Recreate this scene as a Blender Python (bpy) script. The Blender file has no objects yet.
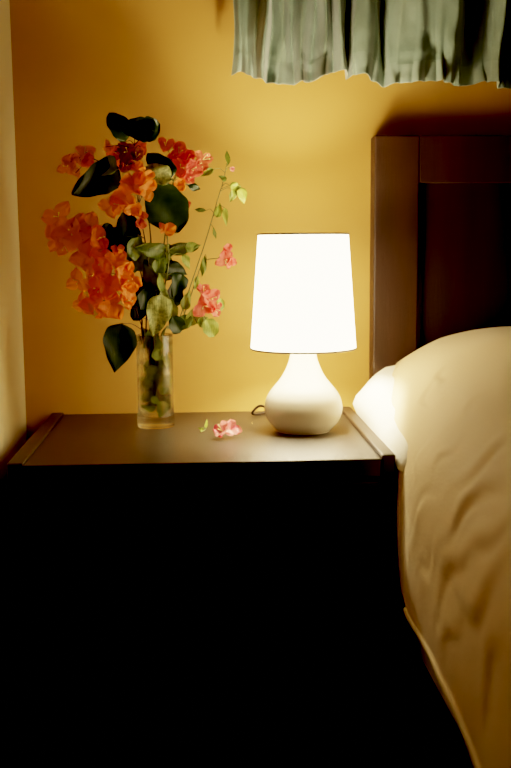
import bpy, bmesh, math, random
from mathutils import Vector, Matrix
from mathutils import noise as mnoise
random.seed(7)
C = bpy.context.scene.collection
PI = math.pi

# ------------------------------------------------------------------ camera solved from the photograph
F, CX, D, H, YAW, PIT, ROL = 1003.1, .2491, 1.6658, .8277, .055, .137, .008
def ray(px, py):
    a = (px-255.5)/F; b = (384-py)/F
    c, s = math.cos(ROL), math.sin(ROL); x = c*a+s*b; u = -s*a+c*b
    c, s = math.cos(PIT), math.sin(PIT); y = c+s*u; z = -s+c*u
    c, s = math.cos(YAW), math.sin(YAW)
    return Vector((c*x+s*y, -s*x+c*y, z))
def at(px, py, Y):
    """real-world point at depth plane y=Y that the photo shows at (px, py)"""
    r = ray(px, py); t = (Y+D)/r.y
    return Vector((CX, -D, H)) + r*t

# ------------------------------------------------------------------ object helpers
def props(o, label=None, cat=None, group=None, kind=None):
    if label: o['label'] = label
    if cat: o['category'] = cat
    if group: o['group'] = group
    if kind: o['kind'] = kind
    return o
def thing(name, label, cat, loc, group=None):
    o = bpy.data.objects.new(name, None); C.objects.link(o); o.location = loc
    o.empty_display_size = .02
    return props(o, label, cat, group)
def obj(name, bm, mat, parent=None, smooth=True, loc=None):
    """links one mesh object; coordinates in bm are world, moved into the parent's frame"""
    me = bpy.data.meshes.new(name)
    bmesh.ops.recalc_face_normals(bm, faces=bm.faces) if not getattr(bm, 'keep', False) else None
    bm.to_mesh(me); bm.free()
    if smooth:
        for p in me.polygons: p.use_smooth = True
    me.materials.append(mat)
    o = bpy.data.objects.new(name, me); C.objects.link(o)
    root = Vector((0, 0, 0)); q = parent
    while q is not None: root += q.location; q = q.parent
    if loc is not None:
        me.transform(Matrix.Translation(-Vector(loc))); o.location = Vector(loc)-root
    else:
        me.transform(Matrix.Translation(-root))
    if parent is not None: o.parent = parent
    return o
def mod_solid(o, t, off=0):
    m = o.modifiers.new('s', 'SOLIDIFY'); m.thickness = t; m.offset = off
def mod_bevel(o, w, n=3):
    m = o.modifiers.new('b', 'BEVEL'); m.width = w; m.segments = n; m.limit_method = 'ANGLE'
def auto(o, ang=40):
    m = o.modifiers.new('wn', 'WEIGHTED_NORMAL'); m.keep_sharp = True
def box(bm, x0, x1, y0, y1, z0, z1):
    v = [bm.verts.new(p) for p in ((x0,y0,z0),(x1,y0,z0),(x1,y1,z0),(x0,y1,z0),(x0,y0,z1),(x1,y0,z1),(x1,y1,z1),(x0,y1,z1))]
    for f in ((3,2,1,0),(4,5,6,7),(0,1,5,4),(1,2,6,5),(2,3,7,6),(3,0,4,7)): bm.faces.new([v[i] for i in f])
    return bm
def bx(*a): return box(bmesh.new(), *a)
def lathe(bm, prof, cx, cy, n=64, close_b=True, close_t=True):
    rings = []
    for r, z in prof:
        rings.append([bm.verts.new((cx+r*math.cos(2*PI*i/n), cy+r*math.sin(2*PI*i/n), z)) for i in range(n)])
    for a, b in zip(rings, rings[1:]):
        for i in range(n): bm.faces.new((a[i], a[(i+1) % n], b[(i+1) % n], b[i]))
    if close_b: bm.faces.new(rings[0][::-1])
    if close_t: bm.faces.new(rings[-1])
    return bm
def catmull(P, n=8):
    P = [Vector(p) for p in P]
    if len(P) < 3:
        return [P[0].lerp(P[-1], i/n) for i in range(n+1)]
    Q = [P[0]*2-P[1]] + P + [P[-1]*2-P[-2]]; out = []
    for i in range(1, len(Q)-2):
        a, b, c, d = Q[i-1:i+3]
        for k in range(n):
            t = k/n
            out.append(.5*((2*b)+(c-a)*t+(2*a-5*b+4*c-d)*t*t+(-a+3*b-3*c+d)*t**3))
    out.append(P[-1]); return out
def tube(bm, P, r0, r1=None, sides=8, n=8):
    if r1 is None: r1 = r0
    pts = catmull(P, n); rings = []
    up = Vector((0, 0, 1)) if abs((pts[1]-pts[0]).normalized().z) < .9 else Vector((1, 0, 0))
    for i, p in enumerate(pts):
        d = (pts[min(i+1, len(pts)-1)]-pts[max(i-1, 0)]).normalized()
        a = d.cross(up); 
        if a.length < 1e-4: a = d.cross(Vector((0, 1, 0)))
        a.normalize(); b = d.cross(a); up = -a.cross(d) if False else b.cross(d).cross(d)*-1 if False else up
        r = r0+(r1-r0)*i/(len(pts)-1)
        rings.append([bm.verts.new(p+(a*math.cos(2*PI*k/sides)+b*math.sin(2*PI*k/sides))*r) for k in range(sides)])
    for a, b in zip(rings, rings[1:]):
        for k in range(sides): bm.faces.new((a[k], a[(k+1) % sides], b[(k+1) % sides], b[k]))
    bm.faces.new(rings[0][::-1]); bm.faces.new(rings[-1]); return bm
def grid(bm, rows):
    V = [[bm.verts.new(p) for p in r] for r in rows]
    for a, b in zip(V, V[1:]):
        for i in range(len(a)-1): bm.faces.new((a[i], a[i+1], b[i+1], b[i]))
    return bm
def interp(keys, x):
    if x <= keys[0][0]: return keys[0][1]
    for (a, u), (b, v) in zip(keys, keys[1:]):
        if x <= b:
            t = (x-a)/(b-a); t = t*t*(3-2*t); return u+(v-u)*t
    return keys[-1][1]

# ------------------------------------------------------------------ materials
def lin(c): return tuple(((v/255)/12.92 if v/255 <= .04045 else ((v/255+.055)/1.055)**2.4) for v in c)+(1,)
def newmat(name):
    m = bpy.data.materials.new(name); m.use_nodes = True
    return m, m.node_tree.nodes, m.node_tree.links, m.node_tree.nodes['Principled BSDF']
def mat(name, col, rough=.6, col2=None, scale=20, detail=4, bump=0, bscale=60, stretch=None, metal=0, spec=.5, coat=0, sheen=0):
    m, N, L, b = newmat(name)
    b.inputs['Roughness'].default_value = rough; b.inputs['Metallic'].default_value = metal
    b.inputs['Specular IOR Level'].default_value = spec
    b.inputs['Coat Weight'].default_value = coat; b.inputs['Sheen Weight'].default_value = sheen
    tc = N.new('ShaderNodeTexCoord'); mp = N.new('ShaderNodeMapping'); L.new(tc.outputs['Object'], mp.inputs[0])
    if stretch: mp.inputs['Scale'].default_value = stretch
    n = N.new('ShaderNodeTexNoise'); n.inputs['Scale'].default_value = scale; n.inputs['Detail'].default_value = detail
    L.new(mp.outputs[0], n.inputs['Vector'])
    r = N.new('ShaderNodeValToRGB'); r.color_ramp.elements[0].position = .3; r.color_ramp.elements[1].position = .7
    r.color_ramp.elements[0].color = lin(col); r.color_ramp.elements[1].color = lin(col2 or col)
    L.new(n.outputs['Fac'], r.inputs[0]); L.new(r.outputs[0], b.inputs['Base Color'])
    if bump:
        n2 = N.new('ShaderNodeTexNoise'); n2.inputs['Scale'].default_value = bscale; n2.inputs['Detail'].default_value = 3
        L.new(mp.outputs[0], n2.inputs['Vector'])
        bp = N.new('ShaderNodeBump'); bp.inputs['Strength'].default_value = bump; bp.inputs['Distance'].default_value = .002
        L.new(n2.outputs['Fac'], bp.inputs['Height']); L.new(bp.outputs[0], b.inputs['Normal'])
    return m
def petal_mat(name, col, col2, trans=.5, rough=.5, scale=60, spec=.3, bump=.2):
    m, N, L, b = newmat(name)
    b.inputs['Roughness'].default_value = rough; b.inputs['Specular IOR Level'].default_value = spec
    tc = N.new('ShaderNodeTexCoord')
    n = N.new('ShaderNodeTexNoise'); n.inputs['Scale'].default_value = scale; n.inputs['Detail'].default_value = 3
    L.new(tc.outputs['Object'], n.inputs['Vector'])
    r = N.new('ShaderNodeValToRGB'); r.color_ramp.elements[0].position = .35; r.color_ramp.elements[1].position = .65
    r.color_ramp.elements[0].color = lin(col); r.color_ramp.elements[1].color = lin(col2)
    L.new(n.outputs['Fac'], r.inputs[0]); L.new(r.outputs[0], b.inputs['Base Color'])
    w = N.new('ShaderNodeTexWave'); w.inputs['Scale'].default_value = 90; w.inputs['Distortion'].default_value = 6
    L.new(tc.outputs['Object'], w.inputs['Vector'])
    bp = N.new('ShaderNodeBump'); bp.inputs['Strength'].default_value = bump; bp.inputs['Distance'].default_value = .001
    L.new(w.outputs['Fac'], bp.inputs['Height']); L.new(bp.outputs[0], b.inputs['Normal'])
    t = N.new('ShaderNodeBsdfTranslucent'); L.new(r.outputs[0], t.inputs['Color'])
    mx = N.new('ShaderNodeMixShader'); mx.inputs[0].default_value = trans
    L.new(b.outputs[0], mx.inputs[1]); L.new(t.outputs[0], mx.inputs[2])
    L.new(mx.outputs[0], N['Material Output'].inputs['Surface'])
    return m

M = {}
M['wall'] = mat('ochre_paint', (188, 140, 70), .75, (195, 147, 77), 4, 4, .35, 30)
M['wall_left'] = mat('cream_paint', (228, 208, 160), .75, (234, 214, 168), 5, 4, .3, 30)
M['ceiling'] = mat('ceiling_paint', (225, 220, 205), .8, None)
M['floor'] = mat('floor_tile', (60, 42, 30), .5, (74, 52, 36), 3)
M['wood'] = mat('dark_wood', (44, 32, 22), .45, (54, 40, 28), 8, 6, .15, 30, (1, 14, 1), spec=.5)
M['woodtop'] = mat('dark_wood_top', (34, 28, 20), .40, (43, 36, 26), 6, 6, .12, 40, (12, 1, 1), spec=.6)
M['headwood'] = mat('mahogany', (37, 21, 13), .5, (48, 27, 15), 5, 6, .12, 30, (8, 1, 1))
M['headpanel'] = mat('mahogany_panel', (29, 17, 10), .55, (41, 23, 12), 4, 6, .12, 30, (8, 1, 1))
M['black'] = mat('dark_gap', (14, 10, 8), .6)
M['ceramic'] = mat('white_ceramic', (236, 226, 208), .22, None, coat=.3)
M['steel'] = mat('brushed_rim', (120, 110, 95), .35, None, metal=1)
M['cable'] = mat('dark_cable', (38, 28, 20), .5)
M['linen'] = mat('white_linen', (240, 232, 214), .85, (246, 240, 224), 8, 4, .3, 300)
M['duvet'] = mat('beige_cotton', (232, 202, 156), .8, (236, 208, 164), 4, 4, .25, 260, sheen=.1)
M['duvet_edge'] = mat('beige_piping', (222, 198, 152), .8, (228, 204, 160), 8)
M['satin'] = mat('sage_satin', (98, 116, 104), .36, (122, 140, 126), 14, 5, .5, 50, spec=.6, sheen=.2)
M['satin_hem'] = mat('sage_hem', (112, 130, 118), .36, (134, 150, 138), 16, 5, .5, 50, spec=.6, sheen=.2)
M['plate'] = mat('pale_plastic', (205, 210, 195), .4)
M['orange'] = petal_mat('orange_bract', (249, 138, 66), (252, 158, 86), .5)
M['dullorange'] = petal_mat('dull_orange_bract', (226, 150, 66), (236, 164, 80), .5)
M['pink'] = petal_mat('pink_bract', (236, 94, 90), (246, 134, 118), .5)
M['red'] = petal_mat('red_bract', (214, 96, 76), (234, 132, 104), .45)
M['crimson'] = petal_mat('crimson_bract', (140, 74, 68), (168, 96, 82), .35)
M['fallen'] = petal_mat('pink_petal', (236, 96, 116), (248, 168, 160), .4)
M['leafdark'] = petal_mat('dark_leaf', (26, 38, 16), (40, 54, 26), .06, .42, bump=.05, spec=.2)
M['leafmid'] = petal_mat('mid_green_leaf', (74, 88, 32), (106, 118, 48), .25, .45)
M['leaflight'] = petal_mat('light_green_leaf', (108, 124, 48), (150, 158, 78), .35, .45)
M['leafpale'] = petal_mat('pale_leaf', (172, 172, 108), (104, 112, 54), .3, .4, 160)
M['stem'] = mat('green_stem', (84, 92, 38), .6, (104, 104, 48), 60)
M['stemdark'] = mat('brown_stem', (52, 34, 18), .6, (70, 50, 24), 60)
M['floret'] = mat('cream_floret', (248, 226, 160), .5)
# shade: thin glowing fabric
def shade_mat():
    m, N, L, b = newmat('glowing_shade')
    b.inputs['Base Color'].default_value = lin((250, 244, 230)); b.inputs['Roughness'].default_value = .8
    b.inputs['Emission Color'].default_value = (1, .80, .50, 1); b.inputs['Emission Strength'].default_value = SH
    return m
SH = 5.2
M['shade'] = shade_mat()
def emis(name, col, s):
    m, N, L, b = newmat(name); b.inputs['Emission Color'].default_value = col; b.inputs['Emission Strength'].default_value = s; return m
M['bulb'] = emis('lit_bulb', (1, .78, .48, 1), 500)
def glass_mat(name, col=(1, 1, 1, 1), rough=0., ior=1.45):
    m, N, L, b = newmat(name); b.inputs['Base Color'].default_value = col; b.inputs['Transmission Weight'].default_value = 1
    b.inputs['Roughness'].default_value = rough; b.inputs['IOR'].default_value = ior; return m
def clear_mix(m, f, col):
    N = m.node_tree.nodes; L = m.node_tree.links; t = N.new('ShaderNodeBsdfTransparent'); t.inputs[0].default_value = col
    x = N.new('ShaderNodeMixShader'); x.inputs[0].default_value = f; L.new(N['Principled BSDF'].outputs[0], x.inputs[1]); L.new(t.outputs[0], x.inputs[2])
    L.new(x.outputs[0], N['Material Output'].inputs['Surface']); return m
M['glass'] = clear_mix(glass_mat('clear_glass', (.97, .98, .93, 1)), .3, (.97, .98, .93, 1))
M['water'] = clear_mix(glass_mat('water', (.96, .96, .88, 1), 0, 1.33), .35, (.98, .98, .92, 1))

# ------------------------------------------------------------------ the room
def struct(name, bm, m):
    o = obj(name, bm, m, smooth=False); o['kind'] = 'structure'; return o
XL = -.043
struct('wall_back', bx(XL, 3.2, 0, .12, 0, 2.6), M['wall'])
struct('wall_left', bx(XL-.12, XL, -3.4, .12, 0, 2.6), M['wall_left'])
struct('floor', bx(XL-.12, 3.2, -3.4, .12, -.1, 0), M['floor'])
struct('ceiling', bx(XL-.12, 3.2, -3.4, .12, 2.6, 2.7), M['ceiling'])
struct('wall_right', bx(3.2, 3.32, -3.4, .12, 0, 2.6), M['wall_left'])
struct('wall_front', bx(XL-.12, 3.32, -3.52, -3.4, 0, 2.6), M['wall_left'])
struct('baseboard_back', bx(XL, 3.2, -.012, 0, 0, .08), M['wood'])
struct('baseboard_left', bx(XL, XL+.012, -3.4, -.012, 0, .08), M['wood'])

# ------------------------------------------------------------------ nightstand
TZ = .552
ns = thing('nightstand', 'dark brown wooden nightstand with raised side rails between wall and bed', 'nightstand', (.25, -.2, 0))
o = obj('tabletop', bx(.020, .482, -.398, -.001, .528, TZ), M['woodtop'], ns, False); mod_bevel(o, .0015, 2)
o = obj('side_panel', bx(0, .020, -.40, -.002, .0, .5555), M['wood'], ns, False); mod_bevel(o, .002, 2)
o = obj('side_panel', bx(.482, .5, -.40, -.002, .0, .5575), M['wood'], ns, False); mod_bevel(o, .002, 2)
obj('back_panel', bx(.02, .482, -.016, -.006, .05, .528), M['black'], ns, False)
o = obj('plinth', bx(.02, .482, -.38, -.36, 0, .06), M['wood'], ns, False)
for z0, z1 in ((.302, .522), (.066, .296)):
    d = obj('drawer', bx(.0225, .4795, -.3975, -.379, z0, z1), M['wood'], ns, False); mod_bevel(d, .0015, 2)
    b = bx(.0300, .472, -.379, -.03, z0+.01, z1-.05)
    obj('drawer_box', b, M['black'], d, False)

# ------------------------------------------------------------------ lamp
LX, LY = .4015, -.186
lp = thing('table_lamp', 'lit table lamp with white tapered shade and teardrop ceramic base', 'lamp', (LX, LY, TZ))
prof = [(.0, .0), (.036, .0), (.0395, .0012), (.045, .006), (.0525, .0145), (.0570, .0245), (.0585, .033), (.0580, .041), (.0550, .051),
        (.0495, .0605), (.0425, .069), (.0355, .0775), (.0295, .087), (.0250, .0965), (.0215, .106), (.0195, .115), (.0183, .124), (.0180, .132), (.0172, .1345), (.0, .135)]
pp = catmull([(r, 0, z) for r, z in prof], 4)
bm = bmesh.new(); lathe(bm, [(max(p.x, .0002), TZ+p.z) for p in pp], LX, LY, 72)
obj('base', bm, M['ceramic'], lp)
o = obj('socket', lathe(bmesh.new(), [(.013, TZ+.134), (.013, TZ+.165), (.010, TZ+.168)], LX, LY, 32), M['steel'], lp)
o = obj('bulb', lathe(bmesh.new(), [(.008, TZ+.167), (.010, TZ+.173), (.017, TZ+.188), (.020, TZ+.202), (.017, TZ+.216), (.009, TZ+.224), (.001, TZ+.2265)], LX, LY, 32), M['bulb'], lp)
ZB, ZT, RB, RT = .6765, .8440, .0785, .0665
s = obj('shade', lathe(bmesh.new(), [(RB+(RT-RB)*i/8, ZB+(ZT-ZB)*i/8) for i in range(9)], LX, LY, 96, False, False), M['shade'], lp); mod_solid(s, .001, -1)
def ring(r, z, t, cx=LX, cy=LY, sides=8, n=96, rz=None):
    bm = bmesh.new(); R = []
    for i in range(n):
        a = 2*PI*i/n
        R.append([bm.verts.new((cx+(r+t*math.cos(2*PI*k/sides))*math.cos(a), cy+(r+t*math.cos(2*PI*k/sides))*math.sin(a), z+(rz or t)*math.sin(2*PI*k/sides))) for k in range(sides)])
    for i in range(n):
        a, b = R[i], R[(i+1) % n]
        for k in range(sides): bm.faces.new((a[k], b[k], b[(k+1) % sides], a[(k+1) % sides]))
    return bm
obj('shade_rim', ring(RT, ZT, .0009, rz=.0012), M['steel'], s)
obj('shade_rim', ring(RB, ZB, .0009, rz=.0012), M['steel'], s)
bm = bmesh.new()
for k in range(3):
    a = 2*PI*k/3+.3
    tube(bm, [(LX+.013*math.cos(a), LY+.013*math.sin(a), TZ+.160), (LX+.0740*math.cos(a), LY+.0740*math.sin(a), ZB+.03)], .001, sides=6, n=2)
obj('shade_spider', bm, M['steel'], lp)
bm = bmesh.new()
tube(bm, [(LX-.030, LY+.045, TZ+.004), (LX-.045, LY+.085, TZ+.018), (LX-.058, LY+.115, TZ+.020), (LX-.070, LY+.125, TZ+.0085), (LX-.066, LY+.135, TZ+.003),
          (LX-.050, LY+.150, TZ+.0025), (LX-.03, LY+.164, TZ+.0025)], .0022, sides=10, n=8)
obj('cord', bm, M['cable'], lp)
# ------------------------------------------------------------------ vase with water
VX, VY = .1785, -.131
VR, VH = .0285, .143
vs = thing('glass_vase', 'clear cylindrical glass vase of water holding the bougainvillea bouquet', 'vase', (VX, VY, TZ))
wall = .0022
outer = [(.0262, 0), (.0280, .0012), (.0285, .003), (.0285, .012), (.0283, .018), (.0280, .04), (.0280, .09), (.0285, VH-.001), (.0280, VH)]
inner = [(.0264, VH-.0012), (.0258, .09), (.0258, .03), (.0250, .019), (.022, .0165), (.0002, .016)]
bm = bmesh.new(); lathe(bm, [(.0002, .0015), (.024, .0015)]+outer+inner, VX, VY, 64, True, True)
bmesh.ops.translate(bm, verts=bm.verts, vec=(0, 0, TZ))
obj('vase_glass', bm, M['glass'], vs)
WZ = .098
bm = bmesh.new(); lathe(bm, [(.0002, .0161), (.0219, .0166), (.0249, .0191), (.02575, .03), (.02575, WZ), (.0256, WZ+.0006), (.0240, WZ), (.0002, WZ)], VX, VY, 64)
bmesh.ops.translate(bm, verts=bm.verts, vec=(0, 0, TZ))
obj('water', bm, M['water'], vs)

# ------------------------------------------------------------------ leaf / blossom makers
FACE = .36      # leaves and blossoms turn towards the lamp
DY = .030
def frame_from(ang, tilt, twist, spin=0):
    """local y runs along the leaf, local z is its face; ang is measured in the wall plane, face turned to the room"""
    c, s = math.cos(ang), math.sin(ang)
    y = Vector((c, 0, s)); z = Vector((0, -1, 0)); x = y.cross(z)
    m = Matrix.Rotation(FACE, 3, 'Z') @ Matrix((x, y, z)).transposed()
    return Matrix.Rotation(twist, 3, y) @ (Matrix.Rotation(tilt, 3, x) @ m)
def leaf_bm(base, L, W, ang, tilt=0, twist=0, fold=.25, curl=.25, wav=.06, shape='ovate', nl=14, nw=8, seed=0, edge=.07):
    R = frame_from(ang, tilt, twist); rows = []
    for i in range(nl+1):
        t = i/nl
        if shape == 'ovate': w = (math.sin(PI*min(1, t**.62))**.8)*(1-.15*t) if 0 < t < 1 else 0
        elif shape == 'heart': w = (max(0, math.sin(PI*(t**.5)))**.62) if 0 < t < 1 else 0
        elif shape == 'round': w = max(0, 1-(2*t-1)**2)**.5
        else: w = math.sin(PI*t)**1.1
        w = max(w, .02)*W/2*(1+edge*math.sin(9*t+seed*2)*t+edge*.6*math.sin(17*t+seed))
        row = []
        for j in range(nw+1):
            u = 2*j/nw-1
            x = u*w; y = t*L
            if shape == 'heart' and t < .3: y -= .12*L*abs(u)*(1-t/.3)
            z = abs(u)*w*fold - curl*L*t*t + wav*L*math.sin(7*t+3*u+seed)*(abs(u)*.7+.2) - .25*w*abs(u)**2*fold
            row.append(base + R @ Vector((x, y, z)))
        rows.append(row)
    return grid(bmesh.new(), rows)
def add_leaf(parent, px, py, Y, L, W, ang, m, tilt=0, twist=0, dpx=0, **k):
    """(px, py) is the leaf's centre in the photo"""
    a = math.radians(ang)
    c = at(px, py, Y+DY); R = frame_from(a, math.radians(tilt), math.radians(twist))
    base = c - R @ Vector((0, L*.5, -k.get('curl', .25)*L*.3))
    o = obj('leaf', leaf_bm(base, L, W, a, math.radians(tilt), math.radians(twist), seed=random.random()*6, **k), M[m], parent, loc=base)
    sd = o.modifiers.new('sub', 'SUBSURF'); sd.levels = 1; sd.render_levels = 1
    return base
def rot_to(n, spin):
    q = Vector((0, 0, 1)).rotation_difference(n.normalized())
    return (q.to_matrix() @ Matrix.Rotation(spin, 3, 'Z'))
def add_flower(parent, c, size, n, m, spin=None, nb=3, openness=.5, name='flower', floret=True):
    """papery bougainvillea blossom: three pointed bracts round a small cream floret"""
    spin = random.random()*6.28 if spin is None else spin
    R = rot_to(Vector(n), spin)
    f = None
    for k in range(nb):
        a = 2*PI*k/nb + random.uniform(-.2, .2); op = openness+random.uniform(-.15, .2)
        Lb = size*1.25*random.uniform(.52, .66); Wb = Lb*random.uniform(.78, .95); rows = []
        for i in range(8):
            t = i/7
            w = max(.06, math.sin(PI*min(1, t**.75))**.7 if t < 1 else 0)*Wb/2*(1 if t < 1 else .1)
            row = []
            for j in range(7):
                u = 2*j/6-1
                r = Lb*t; up = Lb*(math.sin(min(1.4, t*1.4))*(1-op)*.75 + .13*math.sin(5*t+4*u+k*2+spin)*t+.07*math.sin(9*t-6*u+k+spin)*t) - abs(u)*w*.28*-1
                p = Vector((r*(.35+.65*op)*1.0, u*w, up))
                p = Matrix.Rotation(a, 3, 'Z') @ p
                row.append(c + R @ p)
            rows.append(row)
        if f is None:
            f = obj(name, grid(bmesh.new(), rows), M[m], parent, loc=c)
            o = f
        else:
            o = obj('bract', grid(bmesh.new(), rows), M[m], f)
        sd = o.modifiers.new('sub', 'SUBSURF'); sd.levels = 1; sd.render_levels = 1
    if floret:
        bm = bmesh.new()
        for k in range(2):
            tip = c + R @ Vector((.12*size*math.cos(k*2.6+1), .12*size*math.sin(k*2.6+1), .42*size))
            tube(bm, [c, c.lerp(tip, .6)+Vector((0, 0, .01*size)), tip], size*.016, size*.022, 6, 4)
            bmesh.ops.create_icosphere(bm, subdivisions=1, radius=size*.04, matrix=Matrix.Translation(tip))
        obj('floret', bm, M['floret'], f)
    return f
def into_vase(dx=0, dy=0, z=.58, rim=.006):
    """stem root inside the vase and where it passes the rim"""
    return [Vector((VX-dx*.45, VY-dy*.45, z)), Vector((VX+dx*.3, VY+dy*.3, TZ+.09)), Vector((VX+dx, VY+dy, TZ+VH+.004))]
def sprig(label, path, leaves, flowers, dx=0, dy=0, r0=.0016, r1=.0008, sm='stem', z=.585):
    root = into_vase(dx, dy, z)
    t = thing('bougainvillea_sprig', label, 'flower sprig', root[0], None)
    pts = root + [at(p[0], p[1], p[2]+DY) for p in path]
    cen = catmull(pts, 8)
    bm = tube(bmesh.new(), pts, r0, r1, 8, 8)
    joints = []
    for a in leaves:
        a = dict(a); b = add_leaf(t, a.pop('px'), a.pop('py'), a.pop('Y'), a.pop('L'), a.pop('W'), a.pop('ang'), a.pop('m'), **a); joints.append(b)
    for fl in flowers:
        px, py, Y, size, m = fl[:5]; n = fl[5] if len(fl) > 5 else (random.uniform(-.6, .6), -1, random.uniform(-.4, .6))
        op = fl[6] if len(fl) > 6 else random.uniform(.45, .9)
        c = at(px, py, Y+DY); n = Matrix.Rotation(FACE, 3, 'Z') @ Vector(n); add_flower(t, c, size*1.0, n, m, openness=op, floret=(size > .022 and (m not in ('orange', 'dullorange') or random.random() < .35))); joints.append(c)
    for j in joints:   # leaf and flower stalks joined to the stem a little below
        q = min(cen[12:], key=lambda p: (p-j).length + max(0, (p.z-j.z))*1.0)
        mid = q.lerp(j, .5)+Vector((0, .002, .004))
        tube(bm, [q, mid, j], r1*.95, r1*.7, 6, 5)
    obj('stem', bm, M[sm], t)
    return t
def lf(px, py, L, W, ang, m, Y=-.17, **k): return dict(px=px, py=py, Y=Y, L=L, W=W, ang=ang, m=m, **k)

YB = -.15
# 1 tallest stem, black leaves on top
sprig('tallest sprig, with near-black leaves crowning the bouquet above small crimson blossoms',
      [(150, 290, YB), (150, 235, -.16), (141, 180, -.17), (134, 145, -.17)],
      [lf(118, 127, .046, .040, 118, 'leafdark', -.18, shape='round', fold=.2, tilt=10, twist=20, edge=.12),
       lf(136, 129, .052, .036, 170, 'leafdark', -.19, shape='heart', fold=.5, tilt=-25, edge=.12),
       lf(147, 129, .040, .036, 15, 'leafdark', -.18, shape='round', tilt=20, twist=20, fold=.3, edge=.12)],
      [(127, 152, -.165, .030, 'crimson'), (136, 158, -.17, .026, 'crimson'), (126, 166, -.16, .026, 'crimson'), (140, 147, -.16, .022, 'red'),
       (105, 147, -.17, .018, 'dullorange'), (113, 152, -.165, .024, 'red'), (117, 160, -.16, .024, 'orange'), (108, 158, -.16, .016, 'orange')],
      dx=-.006, dy=-.006, sm='stemdark')
# 2 upper left faint cluster and big pointed leaf
sprig('upper left sprig with one big dark pointed leaf below dull orange blossoms',
      [(146, 300, -.15), (134, 245, -.16), (124, 195, -.17), (112, 170, -.175), (92, 158, -.175)],
      [lf(94, 182, .078, .050, 210, 'leafdark', -.20, shape='heart', fold=.15, tilt=15, curl=.1),
       lf(106, 166, .034, .034, 150, 'leafmid', -.185, shape='round', tilt=-35)],
      [(67, 167, -.17, .028, 'dullorange', (-.5, -1, 0), .9), (70, 162, -.175, .022, 'dullorange'), (84, 153, -.175, .024, 'dullorange', (0, -1, .4), .8), (88, 160, -.18, .022, 'red'),
       (78, 158, -.17, .018, 'dullorange'), (75, 173, -.175, .016, 'dullorange')],
      dx=-.012, dy=.002, sm='stemdark')
# 3 bright orange middle
sprig('sprig of bright orange blossoms in the upper middle, between two large dark leaves',
      [(152, 300, -.16), (146, 250, -.18), (138, 205, -.20)],
      [lf(127, 222, .044, .036, 80, 'leafdark', -.20, shape='heart', tilt=-20, fold=.3),
       lf(106, 246, .044, .036, 200, 'leafdark', -.19, shape='ovate', tilt=20),
       lf(135, 246, .046, .034, 30, 'leafmid', -.20, shape='ovate', tilt=-20, twist=20)],
      [(134, 184, -.22, .036, 'orange', (0, -1, .3), .7), (143, 178, -.21, .030, 'orange'), (125, 196, -.22, .034, 'orange', (-.3, -1, 0), .8), (110, 206, -.205, .028, 'dullorange', (-.6, -1, .2), .9),
       (132, 207, -.225, .030, 'orange', (.1, -1, -.6), .5), (146, 190, -.22, .028, 'orange'), (118, 205, -.22, .028, 'orange'), (137, 170, -.20, .026, 'orange', (0, -1, .6), .5),
       (139, 225, -.21, .022, 'red', (0, -1, .3), .4), (142, 215, -.205, .018, 'red')],
      dx=-.004, dy=-.012, sm='stemdark')
# 4 far left dull orange mass
sprig('far left sprig of dull orange blossoms reaching closest to the side wall',
      [(140, 315, -.16), (118, 270, -.18), (96, 240, -.20), (72, 226, -.20)],
      [lf(104, 232, .030, .020, 225, 'leafdark', -.19, shape='ovate')],
      [(58, 217, -.20, .036, 'dullorange', (-.5, -1, .3), .95), (56, 240, -.20, .034, 'dullorange', (-.6, -1, -.3), .95), (70, 232, -.205, .036, 'dullorange', (-.2, -1, 0), .9), (64, 246, -.20, .030, 'dullorange', (-.2, -1, -.5), .9),
       (82, 240, -.21, .040, 'dullorange', (0, -1, .2), .9), (90, 227, -.20, .034, 'dullorange', (.2, -1, .5), .8), (96, 240, -.21, .034, 'orange', (.4, -1, .2), .7), (86, 256, -.205, .040, 'dullorange', (-.3, -1, -.3), .9),
       (100, 252, -.21, .032, 'orange'), (96, 266, -.21, .036, 'dullorange', (-.3, -1, 0), .9), (78, 281, -.20, .032, 'dullorange', (-.6, -1, 0), .85), (88, 276, -.205, .030, 'dullorange'),
       (74, 222, -.195, .030, 'dullorange')],
      dx=-.018, dy=-.006, sm='stemdark')
# 5 lower left bright orange
sprig('lower left sprig with dense bright orange blossoms above a hanging near-black leaf',
      [(141, 325, -.16), (130, 298, -.19), (115, 282, -.205)],
      [lf(118, 348, .074, .056, 262, 'leafdark', -.20, shape='ovate', fold=.12, curl=.08, tilt=5, wav=.03, edge=.08),
       lf(146, 296, .050, .030, 60, 'leafdark', -.19, shape='ovate', tilt=-10)],
      [(116, 262, -.22, .036, 'orange', (.1, -1, .6), .6), (104, 272, -.225, .036, 'orange'), (122, 275, -.23, .036, 'orange', (.3, -1, .1), .7), (110, 286, -.235, .038, 'orange', (-.2, -1, .2), .7),
       (98, 290, -.225, .034, 'orange', (-.5, -1, .1), .8), (126, 290, -.23, .030, 'orange', (.6, -1, 0), .6), (96, 303, -.225, .040, 'orange', (-.4, -1, -.4), .9), (110, 304, -.235, .038, 'orange', (0, -1, -.5), .8),
       (124, 302, -.23, .030, 'orange'), (84, 304, -.22, .030, 'dullorange', (-.8, -1, -.3), .9), (116, 252, -.215, .022, 'orange', (0, -1, 1), .4), (103, 312, -.225, .026, 'orange', (0, -1, -1), .7), (130, 280, -.22, .026, 'orange')],
      dx=-.016, dy=-.014, sm='stemdark')
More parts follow.
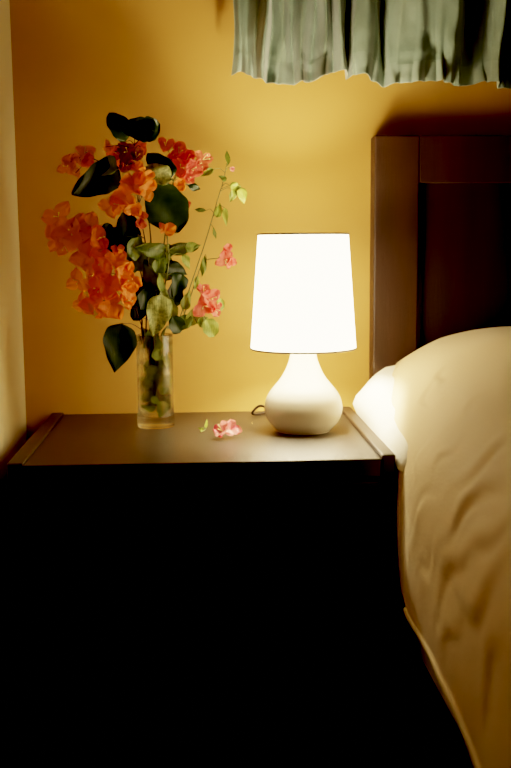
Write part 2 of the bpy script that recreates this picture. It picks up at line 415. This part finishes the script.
# 6 upper right pink
sprig('upper right sprig with pinkish red star blossoms and two large dark leaves',
      [(156, 300, -.14), (164, 240, -.14), (168, 200, -.145), (176, 172, -.145)],
      [lf(157, 165, .046, .042, 125, 'leafdark', -.17, shape='heart', fold=.4, tilt=-10),
       lf(158, 174, .044, .030, 160, 'leafpale', -.182, shape='round', tilt=10, wav=.1),
       lf(166, 209, .078, .066, 300, 'leafdark', -.18, shape='round', fold=.25, curl=.1, tilt=8),
       lf(193, 187, .026, .012, -15, 'leafdark', -.15, shape='lance')],
      [(165, 146, -.15, .026, 'red', (-.2, -1, .6), .6), (178, 153, -.15, .030, 'red', (0, -1, .5), .7), (186, 160, -.155, .028, 'pink', (.3, -1, .4), .7), (180, 168, -.16, .028, 'pink', (-.2, -1, .1), .7),
       (190, 170, -.16, .030, 'pink', (.2, -1, 0), .6), (202, 160, -.15, .030, 'red', (.4, -1, .3), .8), (196, 166, -.155, .024, 'pink'), (172, 160, -.15, .024, 'red'), (186, 176, -.16, .026, 'pink', (0, -1, -.4), .7),
       (178, 186, -.165, .024, 'orange', (0, -1, .2), .5), (185, 205, -.14, .018, 'red')],
      dx=.006, dy=-.004)
# 7 little orange bud
sprig('short sprig ending in a single small orange blossom over the centre of the bouquet',
      [(162, 300, -.17), (168, 262, -.19), (167, 240, -.20)],
      [lf(150, 250, .052, .026, 170, 'leafmid', -.20, shape='ovate', tilt=25),
       lf(192, 247, .046, .017, 5, 'leafmid', -.17, shape='ovate', tilt=-30, fold=.4),
       lf(177, 286, .034, .028, 250, 'leafdark', -.18, shape='heart', tilt=20),
       lf(160, 262, .036, .024, 60, 'leafmid', -.19, shape='ovate'),
       lf(186, 262, .026, .014, 300, 'leaflight', -.17, shape='ovate')],
      [(167, 231, -.21, .022, 'orange', (.1, -1, .4), .45), (163, 228, -.21, .014, 'orange')],
      dx=.004, dy=-.012)
# 8 thin climbing green shoot
sprig('thin leafy green shoot arching highest on the lamp side of the bouquet',
      [(176, 325, -.13), (192, 280, -.14), (206, 238, -.145), (217, 200, -.145), (223, 180, -.145), (227, 160, -.145)],
      [lf(227, 158, .024, .009, 88, 'leafmid', -.145, shape='lance'), lf(204, 173, .030, .011, 200, 'leafmid', -.15, shape='ovate', curl=.5, tilt=-20),
       lf(236, 187, .024, .014, -10, 'leaflight', -.15, shape='ovate'), lf(242, 196, .026, .016, 280, 'leaflight', -.15, shape='ovate', twist=20), lf(232, 196, .020, .013, 250, 'leafmid', -.15, shape='ovate'),
       lf(218, 210, .024, .013, 70, 'leaflight', -.15, shape='ovate'), lf(225, 217, .028, .010, 275, 'leaflight', -.15, shape='ovate', twist=20),
       lf(200, 210, .018, .007, 175, 'leafmid', -.145, shape='lance'), lf(214, 233, .020, .006, 290, 'leafmid', -.145, shape='lance'), lf(222, 178, .014, .009, 150, 'leafmid', -.15, shape='ovate')],
      [(231, 170, -.145, .010, 'fallen', (0, -1, .4), .4)], dx=.013, dy=.004, r0=.0013, r1=.0006)
# 9 pink blossom nearest lamp
sprig('thin sprig with one coral pink blossom hanging closest to the lamp shade',
      [(180, 322, -.15), (194, 285, -.16), (203, 262, -.165), (218, 258, -.17)],
      [lf(203, 266, .034, .010, 262, 'leafmid', -.165, shape='lance', twist=20), lf(196, 282, .024, .010, 70, 'leaflight', -.16, shape='lance')],
      [(226, 251, -.17, .022, 'pink', (.3, -1, .5), .6), (224, 259, -.172, .024, 'pink', (-.2, -1, -.4), .7), (229, 262, -.168, .018, 'pink', (.6, -1, -.3), .6)],
      dx=.014, dy=-.006, r0=.0013, r1=.0006)
# 10 lower right
sprig('lower right sprig with a pinkish red blossom on top of rounded light green leaves',
      [(170, 325, -.16), (183, 318, -.17), (198, 312, -.18)],
      [lf(210, 328, .030, .026, 300, 'leaflight', -.18, shape='round', tilt=10), lf(192, 318, .034, .024, 250, 'leaflight', -.175, shape='round', tilt=-20),
       lf(219, 305, .022, .016, 60, 'leaflight', -.17, shape='round'), lf(183, 322, .032, .022, 200, 'leafmid', -.18, shape='round'), lf(186, 300, .032, .018, 60, 'leaflight', -.165, shape='ovate'),
       lf(203, 322, .022, .018, 10, 'leaflight', -.175, shape='round')],
      [(203, 292, -.18, .024, 'pink', (-.1, -1, .8), .5), (209, 299, -.185, .030, 'pink', (.2, -1, .2), .7), (203, 306, -.185, .030, 'pink', (-.2, -1, -.2), .7), (213, 309, -.182, .024, 'pink', (.5, -1, -.4), .7)],
      dx=.016, dy=-.012)
# 11 pale leaves at the rim
sprig('short leafy cutting at the vase rim with one broad pale mottled leaf',
      [(156, 322, -.17), (155, 305, -.18)],
      [lf(157, 316, .068, .042, 262, 'leafpale', -.205, shape='ovate', fold=.3, tilt=-8, wav=.05), lf(163, 295, .034, .018, 80, 'leafpale', -.185, shape='ovate', tilt=10),
       lf(176, 325, .030, .026, 300, 'leafdark', -.185, shape='round'), lf(142, 290, .044, .030, 120, 'leafdark', -.18, shape='ovate', tilt=-20),
       lf(128, 262, .040, .030, 95, 'leafmid', -.18, shape='ovate', tilt=15), lf(150, 275, .050, .030, 110, 'leafmid', -.175, shape='ovate', twist=-20), lf(168, 268, .040, .022, 75, 'leafmid', -.15, shape='ovate')],
      [], dx=0, dy=-.016, r0=.002)
sprig('leafy sprig filling the middle of the bouquet with dark and olive leaves, no blossoms',
      [(150, 318, -.15), (146, 280, -.155), (150, 240, -.16)],
      [lf(120, 238, .050, .040, 150, 'leafdark', -.18, shape='heart', tilt=10), lf(140, 262, .052, .036, 200, 'leafmid', -.165, shape='ovate', tilt=-15), lf(150, 292, .060, .042, 100, 'leafdark', -.17, shape='ovate', tilt=5),
       lf(174, 292, .046, .032, 70, 'leafdark', -.16, shape='ovate', tilt=10), lf(165, 252, .044, .030, 40, 'leafmid', -.16, shape='ovate', tilt=-20), lf(184, 248, .052, .020, 8, 'leafmid', -.17, shape='ovate', tilt=20),
       lf(176, 270, .044, .026, -20, 'leafdark', -.155, shape='ovate'), lf(138, 310, .036, .026, 60, 'leafdark', -.165, shape='round'), lf(168, 310, .040, .028, 300, 'leaflight', -.175, shape='round', edge=.12),
       lf(133, 232, .036, .026, 80, 'leafdark', -.175, shape='ovate'), lf(160, 280, .034, .018, 80, 'leaflight', -.185, shape='ovate', twist=30)],
      [], dx=-.002, dy=.006, r0=.002, r1=.001)
# 12 leaves under water
t = thing('leafy_cutting', 'tangle of small green leaves on a cutting under water inside the vase', 'plant cutting', (VX, VY, TZ+.02))
bm = tube(bmesh.new(), [(VX-.008, VY, TZ+.024), (VX+.002, VY-.004, TZ+.06), (VX+.008, VY-.004, TZ+.10), (VX+.002, VY-.002, TZ+.15)], .0016, .0012, 8, 8)
obj('stem', bm, M['stem'], t)
random.seed(21)
for k in range(36):
    z = TZ+.026+.0030*k; a = k*2.4; r = .018
    b0 = Vector((VX+r*math.cos(a), VY+r*math.sin(a)*.8-.003, z))
    L = random.uniform(.020, .030)
    o = obj('leaf', leaf_bm(b0-Vector((math.cos(a)*.004, 0, 0)), L, L*.6, random.uniform(0, 6.28) if k % 3 else 1.4, random.uniform(-.7, .7), random.uniform(-.7, .7), seed=k, nl=8, nw=4),
            M['leafdark' if k in (1, 3) else ('leafmid' if k % 3 == 0 else 'leaflight')], t, loc=b0)
# keep every submerged leaf inside the glass
for o in t.children:
    if o.name.startswith('leaf'):
        for v in o.data.vertices:
            w = Vector(t.location)+Vector(o.location)+v.co; d = Vector((w.x-VX, w.y-VY)); 
            if d.length > .0235: d = d*(.0235/d.length)
            v.co = Vector((VX+d.x, VY+d.y, max(w.z, TZ+.018)))-Vector(t.location)-Vector(o.location)

# ------------------------------------------------------------------ fallen bits on the tabletop
random.seed(3)
c = Vector((.283, -.236, TZ+.009))
fb = thing('fallen_blossom', 'fallen pink blossom lying on the nightstand between vase and lamp', 'blossom', (c.x, c.y, TZ))
add_flower(fb, c+Vector((-.004, 0, 0)), .030, (-.4, -.5, .6), 'fallen', spin=.6, openness=.55, name='blossom_head')
add_flower(fb, c+Vector((.008, .004, .002)), .026, (.5, -.6, .5), 'fallen', spin=2.0, openness=.6, name='blossom_head', floret=False)
for o in [fb]+list(fb.children_recursive):
    if o.type == 'MESH':
        off = Vector(fb.location)+(Vector(o.location) if o.parent == fb else Vector(o.location)+Vector(o.parent.location))
        for v in o.data.vertices:
            if (off+v.co).z < TZ+.0006: v.co.z = TZ+.0006-off.z
fs = thing('fallen_sprig', 'tiny green leaf sprig lying on the nightstand beside the fallen blossom', 'sprig', (.2545, -.185, TZ))
bm = tube(bmesh.new(), [(.2465, -.196, TZ+.002), (.254, -.186, TZ+.004), (.257, -.180, TZ+.012)], .0008, .0006, 6, 4)
obj('stem', bm, M['stem'], fs)
props(fs, None)
for bp_, L, W, an, tl in (((.2545, -.186, TZ+.006), .014, .006, 75, 10), ((.2465, -.196, TZ+.0035), .018, .006, -6, 50), ((.252, -.19, TZ+.004), .010, .005, 160, 30)):
    obj('leaf', leaf_bm(Vector(bp_), L, W, math.radians(an), math.radians(tl)*-1, .2, nl=8, nw=4, curl=.05, wav=.02), M['leaflight'], fs, loc=bp_)
bm = leaf_bm(Vector((.3270, -.127, TZ+.0015)), .006, .005, .3, -1.1, 0, nl=6, nw=4, curl=.1, shape='round')
props(obj('petal', bm, M['floret'], loc=(.3290, -.125, TZ+.001)), 'tiny pale petal scrap lying just beside the lamp cord on the nightstand', 'petal')
for v in bpy.data.objects['petal'].data.vertices: v.co.z = max(v.co.z, -.0005)

# ------------------------------------------------------------------ bed
bed = thing('bed', 'dark mahogany double bed with a framed panel headboard against the yellow wall', 'bed', (1.2, -1.0, 0))
BX0, BX1 = .5305, 2.02
HT = 1.0005
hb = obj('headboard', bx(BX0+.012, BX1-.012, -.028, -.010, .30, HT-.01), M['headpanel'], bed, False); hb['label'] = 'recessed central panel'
o = obj('stile', bx(BX0, .604, -.045, -.006, 0, HT), M['headwood'], hb, False); mod_bevel(o, .003, 3)
o = obj('stile', bx(BX1-.07, BX1, -.045, -.006, 0, HT), M['headwood'], hb, False); mod_bevel(o, .003, 3)
o = obj('top_rail', bx(.604, BX1-.07, -.0445, -.0065, .926, HT-.0005), M['headwood'], hb, False); mod_bevel(o, .0008, 1)
o = obj('molding', bx(.604, .612, -.036, -.028, .32, .926), M['headwood'], hb, False); mod_bevel(o, .002, 2)
o = obj('side_rail', bx(.548, .572, -1.98, -.045, .12, .27), M['headwood'], bed, False); mod_bevel(o, .003, 2)
o = obj('side_rail', bx(BX1-.038, BX1-.014, -1.98, -.045, .12, .27), M['headwood'], bed, False); mod_bevel(o, .003, 2)
o = obj('slat_base', bx(.572, BX1-.038, -1.98, -.045, .19, .23), M['headwood'], bed, False)
o = obj('footboard', bx(.546, BX1-.012, -2.02, -1.98, .0, .34), M['headwood'], bed, False); mod_bevel(o, .004, 2)
o = obj('mattress', bx(.542, BX1-.03, -1.975, -.05, .2305, .56), M['linen'], None, True)
props(o, 'thick mattress in a white fitted sheet on the mahogany bed', 'mattress'); mod_bevel(o, .05, 5)

ZC = .50
def prof_pt(Y, x, off=0):
    pass
def section(Y):
    x0 = interp([(-1.9, .500), (-1.2, .492), (-.85, .488), (-.7, .494), (-.55, .497), (-.42, .5045), (-.25, .5045), (-.12, .490), (-.055, .485)], Y)
    zt = .690+.022*(Y+.25) if Y < -.25 else .690-.03*(Y+.25)
    xc = .755+.03*Y
    zc = .53 - .05*(1-math.exp((Y+.055)/.5)) if Y < -.055 else .53
    return x0, zt, xc, zc
# duvet
def bnd(Y):   # where the duvet's near edge lies: angle up the shoulder (0 = side) then the hem hanging below
    return interp([(-.42, -.16), (-.40, .10), (-.34, .20), (-.24, .44), (-.14, .64), (-.055, .82)], Y)
HEM = lambda Y: .378 + .010*math.sin(Y*9+1.0) + .006*math.sin(Y*23)
def fold(Y, s):
    """folds and pillowy creases of the duvet: s is arc distance up from the side"""
    d = 0
    for (ya, sa_, yb, sb, wd, amp) in CREASES:
        vy, vs_ = yb-ya, sb-sa_; L2 = vy*vy+vs_*vs_
        t = ((Y-ya)*vy+(s-sa_)*vs_)/L2; tc = min(1, max(0, t))
        b = ((Y-ya)*-vs_+(s-sa_)*vy)/math.sqrt(L2) + .012*math.sin(t*5+ya*30)
        e_ = (t-tc)*math.sqrt(L2)
        env = math.exp(-(e_/.03)**2)*(.35+.65*math.sin(PI*min(1, max(0, t))))
        d += .72*amp*env*(math.exp(-(b/wd)**2) - .9*math.exp(-((b-wd*2.0)/(wd*1.6))**2))
    v = Vector((Y*3.0+s*1.5, s*4.0-Y*1.2, 1.7))
    d += .0012*mnoise.noise(v) + .0016*mnoise.noise(Vector((Y*9+s*5, s*9-Y*4, 9.3))) + .0012*mnoise.noise(Vector((Y*5+s*8, s*7-Y*8, 5.1)))
    return d
def smooth_pt(Y, t):
    x0, zt, xc, zc = section(Y)
    if t < 0: return Vector((x0, Y, zc+t)), t
    if t > PI/2: return Vector((xc+(t-PI/2), Y, zt+.012*math.sin(min(1, (t-PI/2)/.3)*PI/2))), .345+(t-PI/2)
    return Vector((xc-(xc-x0)*math.cos(t), Y, zc+(zt-zc)*math.sin(t))), t*.22
def locate(px, py):
    r = ray(px, py).normalized(); o_ = Vector((CX, -D, H)); best = None
    for i in range(120):
        Y = -.06-1.2*i/119
        for k in range(90):
            t = -.12+2.2*k/89
            p, s_ = smooth_pt(Y, t); q = p-o_; dd = (q-r*q.dot(r)).length
            if best is None or dd < best[0]: best = (dd, Y, s_)
    return best[1], best[2]
CREASES = []
for (xa, ya_, xb, yb_, wd, amp) in ((437, 388, 427, 418, .006, -.0035), (456, 450, 436, 475, .006, -.0035), (510, 452, 462, 490, .010, -.0035), (510, 489, 454, 527, .010, -.0040), (472, 560, 440, 616, .011, -.0060),
        (510, 530, 468, 566, .010, -.0045), (463, 625, 455, 678, .010, -.0060), (413, 532, 432, 498, .008, -.0050), (504, 660, 484, 728, .011, -.0060), (414, 478, 424, 450, .006, -.0035), (452, 372, 440, 392, .006, -.0025),
        (500, 590, 470, 640, .012, -.0060), (425, 580, 434, 548, .009, -.0050), (480, 505, 452, 540, .008, -.0035), (490, 402, 462, 424, .007, -.0022), (440, 655, 446, 620, .008, -.0050)):
    y1, s1 = locate(xa, ya_); y2, s2 = locate(xb, yb_); CREASES.append((y1, s1, y2, s2, wd, amp))
NY, NS = 320, 230
XR = 2.05
rows = []
for i in range(NY+1):
    Y = -.052 - (1.93-.052)*i/NY
    x0, zt, xc, zc = section(Y)
    b = bnd(Y); row = []
    if Y < -.40: hang = min(1, (-.40-Y)/.02)
    else: hang = 0
    # arc list: hanging side, shoulder, top
    zh = zc-(zc-HEM(Y))*hang if hang > 0 else zc
    la = (zc-zh) if b <= 0.11 else 0
    t0 = max(b, 0) if hang == 0 else max(b, 0)*(1-hang)
    for j in range(NS+1):
        u = j/NS
        if u < .25:
            q = u/.25
            if hang > 0:
                z = zh+(zc-zh)*q; x = x0 + .004*math.sin(q*PI)*-1 +  .003*math.sin(Y*28)*(1-q); nrm = Vector((-1, 0, 0)); s = -(1-q)*(zc-zh)
                p = Vector((x, Y, z))
            else:
                t = t0; p = None; s = 0
                # tuck a little of the edge underneath
                x = xc-(xc-x0)*math.cos(t); z = zc+(zt-zc)*math.sin(t); nrm = Vector((-math.cos(t), 0, math.sin(t)))
                p = Vector((x, Y, z)) - nrm*.012*(1-q)
                s = t*.22
        elif u < .62:
            q = (u-.25)/.37; t = t0+(PI/2-t0)*q
            x = xc-(xc-x0)*math.cos(t); z = zc+(zt-zc)*math.sin(t)
            nrm = Vector((-math.cos(t)*(zt-zc), 0, math.sin(t)*(xc-x0))).normalized(); s = t*.22; p = Vector((x, Y, z))
        else:
            q = (u-.62)/.38
            x = xc+(XR-xc)*q; z = zt + .012*math.sin(min(1, (x-xc)/.3)*PI/2) - .05*max(0, (x-1.75)/.3)**2; nrm = Vector((0, 0, 1)); s = .345+(x-xc); p = Vector((x, Y, z))
        fade = min(1, max(0, (-.055-Y)/.05)); lift = min(1, max(.35, (p.z-.36)/.12))
        if Y > -.41 and p.x < .53: fade *= .3
        k = fold(Y, s)*fade*lift
        if Y > -.41: k = max(k, -.006) if True else k
        row.append(p+nrm*(k*(.4+.6*abs(nrm.z))+.002+.009*max(0, nrm.z)*min(1, max(0, (Y+1.0)/.6))*min(1, max(0, (u-.25)/.16))))
    # head end curls down
    if i < 5:
        dz = (1-i/5.)**2*.03
        row = [Vector((p.x, p.y, p.z-dz)) for p in row]
    rows.append(row)
bm = grid(bmesh.new(), rows)
dv = obj('duvet', bm, M['duvet']); props(dv, 'puffy beige duvet spread over the bed and hanging over its side', 'duvet'); mod_solid(dv, .008, -1)
sm = dv.modifiers.new('sm', 'SMOOTH'); sm.factor = .5; sm.iterations = 3
edge = [r[0]+Vector((-.001, 0, 0)) for r in rows]
bm = tube(bmesh.new(), edge[77:], .0028, sides=8, n=1)
o = obj('piping', bm, M['duvet_edge'], dv)

# white pillow beneath the duvet
rows = []
NP = 60; YP0, YP1 = -.051, -.43
for i in range(NP+1):
    t = i/NP; Y = YP0+(YP1-YP0)*t
    x0, zt, xc, zc = section(Y)
    e = (1-abs(2*t-1)**12)**.5 if 0 < t < 1 else 0
    e = max(e, .02)
    xa, xb = x0-.006+(1-e)*.03, 1.12
    cx_, zm = (xa+xb)/2, .590
    row = []
    n = 72
    for k in range(n):
        a = 2*PI*k/n
        ca, sa = math.cos(a), math.sin(a)
        if ca < 0:    # near side follows the duvet's shoulder
            if sa >= 0:
                tt = math.acos(min(1, -ca))
                nx, nz = -math.cos(tt)*(zt-zc), math.sin(tt)*(xc-x0); nl_ = math.hypot(nx, nz); of = interp([(0, .006), (max(.25, bnd(Y)-.12), .012), (max(.5, bnd(Y)+.12), -.004), (max(.7, bnd(Y)+.4), -.010)], tt)
                x = xc-(xc-x0)*math.cos(tt)+nx/nl_*of+(1-e)*.03*math.cos(tt); zz = zc+(zt-zc)*math.sin(tt)+nz/nl_*of
                z = zz
            else:
                x = xc-(xc-x0)*(-ca); z = zc-.028*(-sa)**.6
        else:
            x = xc+(xb-xc)*ca; z = zc+((zt-.012-zc)*sa if sa >= 0 else .028*sa)
        z = .54+(z-.54)*(.25+.75*e)
        w = .0025*mnoise.noise(Vector((x*9, Y*14, z*9)))
        z = max(z, .5605 if x > .548 else .538); x += w
        if x < .503: x = .503-(.503-x)*min(1, max(0, (z-.552)/.02)); z = z+.004*(z > .56)
        row.append(Vector((x, Y, z)))
    rows.append(row+[row[0]])
bm = grid(bmesh.new(), rows); bmesh.ops.remove_doubles(bm, verts=bm.verts, dist=.00001)
for r_ in (0, 1):
    pass
bmesh.ops.holes_fill(bm, edges=[e for e in bm.edges if e.is_boundary], sides=200)
pw = obj('pillow', bm, M['linen']); props(pw, 'plump white pillow poking out beside the nightstand under the duvet', 'pillow')

# ------------------------------------------------------------------ curtain
YC = -.046
hemkeys = [(231, 74), (238, 71), (246, 76), (256, 80), (266, 84), (280, 86), (300, 85), (318, 82), (330, 74), (340, 75), (345, 79), (352, 78), (360, 78), (372, 84), (381, 87), (395, 86), (412, 86), (425, 84), (445, 86),
           (453, 89), (462, 85), (480, 82), (490, 84), (500, 88), (520, 89)]
foldk = [(231, .020), (238, .012), (246, .010), (256, .000), (262, -.020), (268, .010), (280, -.004), (292, .008), (300, -.014), (312, .006), (320, -.020), (330, .002), (336, -.022), (343, -.006), (346, .020), (351, -.014), (360, -.020),
         (372, -.006), (382, .014), (388, -.002), (396, -.012), (412, -.016), (430, -.014), (446, -.018), (455, -.006), (460, .020), (472, .026), (484, .014), (488, -.008), (494, -.014), (500, .016), (512, .022), (520, .0)]
rows = []
N1 = 330; NZ = 46
curt = []
xs = [231+(520-231)*i/260 for i in range(261)]
for px in xs:
    p = at(px, interp(hemkeys, px), YC); curt.append((p.x, interp(foldk, px), p.z))
xe = curt[-1][0]; k = 0
while xe < 2.15:
    xe += .006; k += 1
    curt.append((xe, .018*math.sin(k*.42)+.006*math.sin(k*.17), curt[260][2]+.004*math.sin(k*.42+.6)))
for i in range(NZ+1):
    v = (i/NZ)**1.6; row = []
    for j, (x, f_, zh) in enumerate(curt):
        z = zh+(1.80-zh)*v
        hgt = z-zh
        sh = 1 if hgt > .055 else .75+.25*hgt/.055
        wr = .0045*mnoise.noise(Vector((x*28, z*70, 2)))*math.exp(-((hgt-.045)/.03)**2)
        flare = wr-.010*math.exp(-hgt/.03)
        wob = .004*mnoise.noise(Vector((x*22, z*9, 0)))+.003*mnoise.noise(Vector((x*60, z*30, 4)))
        pinch = -.004*math.exp(-((hgt-.045)/.005)**2)*-1
        xx = x + .004*min(1, hgt/.12)*max(0, 1-(x-.30)/.16) + .003*math.sin(hgt*30+j*.15)
        hz = hgt/.14; yc = YC-.024*min(1, hz)**.8
        yc -= .024*min(1, hgt/.055)*max(0, 1-j/45)
        ruf = (.016*math.sin(j*.30+.9*math.sin(j*.07))+.005*math.sin(j*.61))*math.exp(-hgt/.030) if j < 262 else 0
        row.append(Vector((xx, min(yc+f_*(1.7 if f_ < 0 else 1.6)*sh+flare+wob-abs(ruf)*.6+ruf*.4, -.012), z)))
    rows.append(row)
hemrows = [r for r in rows if r[130].z-rows[0][130].z < .040]
nh = len(hemrows)
ct = thing('curtain', 'short grey green satin curtain with ruffled hem hanging over the bed', 'curtain', (1.2, YC, 1.3))
o = obj('curtain_panel', grid(bmesh.new(), rows[nh-2:]), M['satin'], ct); mod_solid(o, .0013, 0); o.modifiers['s'].use_rim = False; sd = o.modifiers.new('sub', 'SUBSURF'); sd.levels = 1; sd.render_levels = 1
o = obj('hem', grid(bmesh.new(), rows[:nh]), M['satin_hem'], ct); mod_solid(o, .0015, 0); sd = o.modifiers.new('sub', 'SUBSURF'); sd.levels = 1; sd.render_levels = 1
bm = tube(bmesh.new(), [(.25, YC, 1.80), (1.2, YC, 1.80), (2.2, YC, 1.80)], .010, sides=16, n=2)
for x in (.28, 1.2, 2.17): box(bm, x-.006, x+.006, YC, 0, 1.792, 1.808)
obj('curtain_rod', bm, M['wood'], ct)

# ------------------------------------------------------------------ world, camera, colour
w = bpy.data.worlds.new('World'); bpy.context.scene.world = w; w.use_nodes = True
w.node_tree.nodes['Background'].inputs[0].default_value = (1, .8, .55, 1); w.node_tree.nodes['Background'].inputs[1].default_value = .004
cam = bpy.data.cameras.new('Camera'); co = bpy.data.objects.new('Camera', cam); C.objects.link(co)
Xh = Vector((math.cos(YAW), -math.sin(YAW), 0)); Yh = Vector((math.sin(YAW), math.cos(YAW), 0)); Z = Vector((0, 0, 1))
fwd = Yh*math.cos(PIT)-Z*math.sin(PIT); U = Yh*math.sin(PIT)+Z*math.cos(PIT)
Rt = Xh*math.cos(ROL)-U*math.sin(ROL); Up = Xh*math.sin(ROL)+U*math.cos(ROL)
mw = Matrix((Rt, Up, -fwd)).transposed().to_4x4(); mw.translation = Vector((CX, -D, H)); co.matrix_world = mw
cam.sensor_fit = 'VERTICAL'; cam.sensor_height = 36; cam.lens = F*36/768
cam.shift_x = -.5/768
cam.dof.use_dof = True; cam.dof.focus_distance = 1.47; cam.dof.aperture_fstop = 3.5
cam.clip_start = .01
bpy.context.scene.camera = co
sc = bpy.context.scene
sc.view_settings.view_transform = 'Filmic'; sc.view_settings.look = 'Medium Contrast'; sc.view_settings.exposure = 1.2
sc.view_settings.use_curve_mapping = True
cm = sc.view_settings.curve_mapping; cm.black_level = (.006, .006, .006); cm.update()
sc.cycles.max_bounces = 10; sc.cycles.transmission_bounces = 10; sc.cycles.use_denoising = True
sc.cycles.caustics_refractive = True; sc.cycles.sample_clamp_indirect = 3
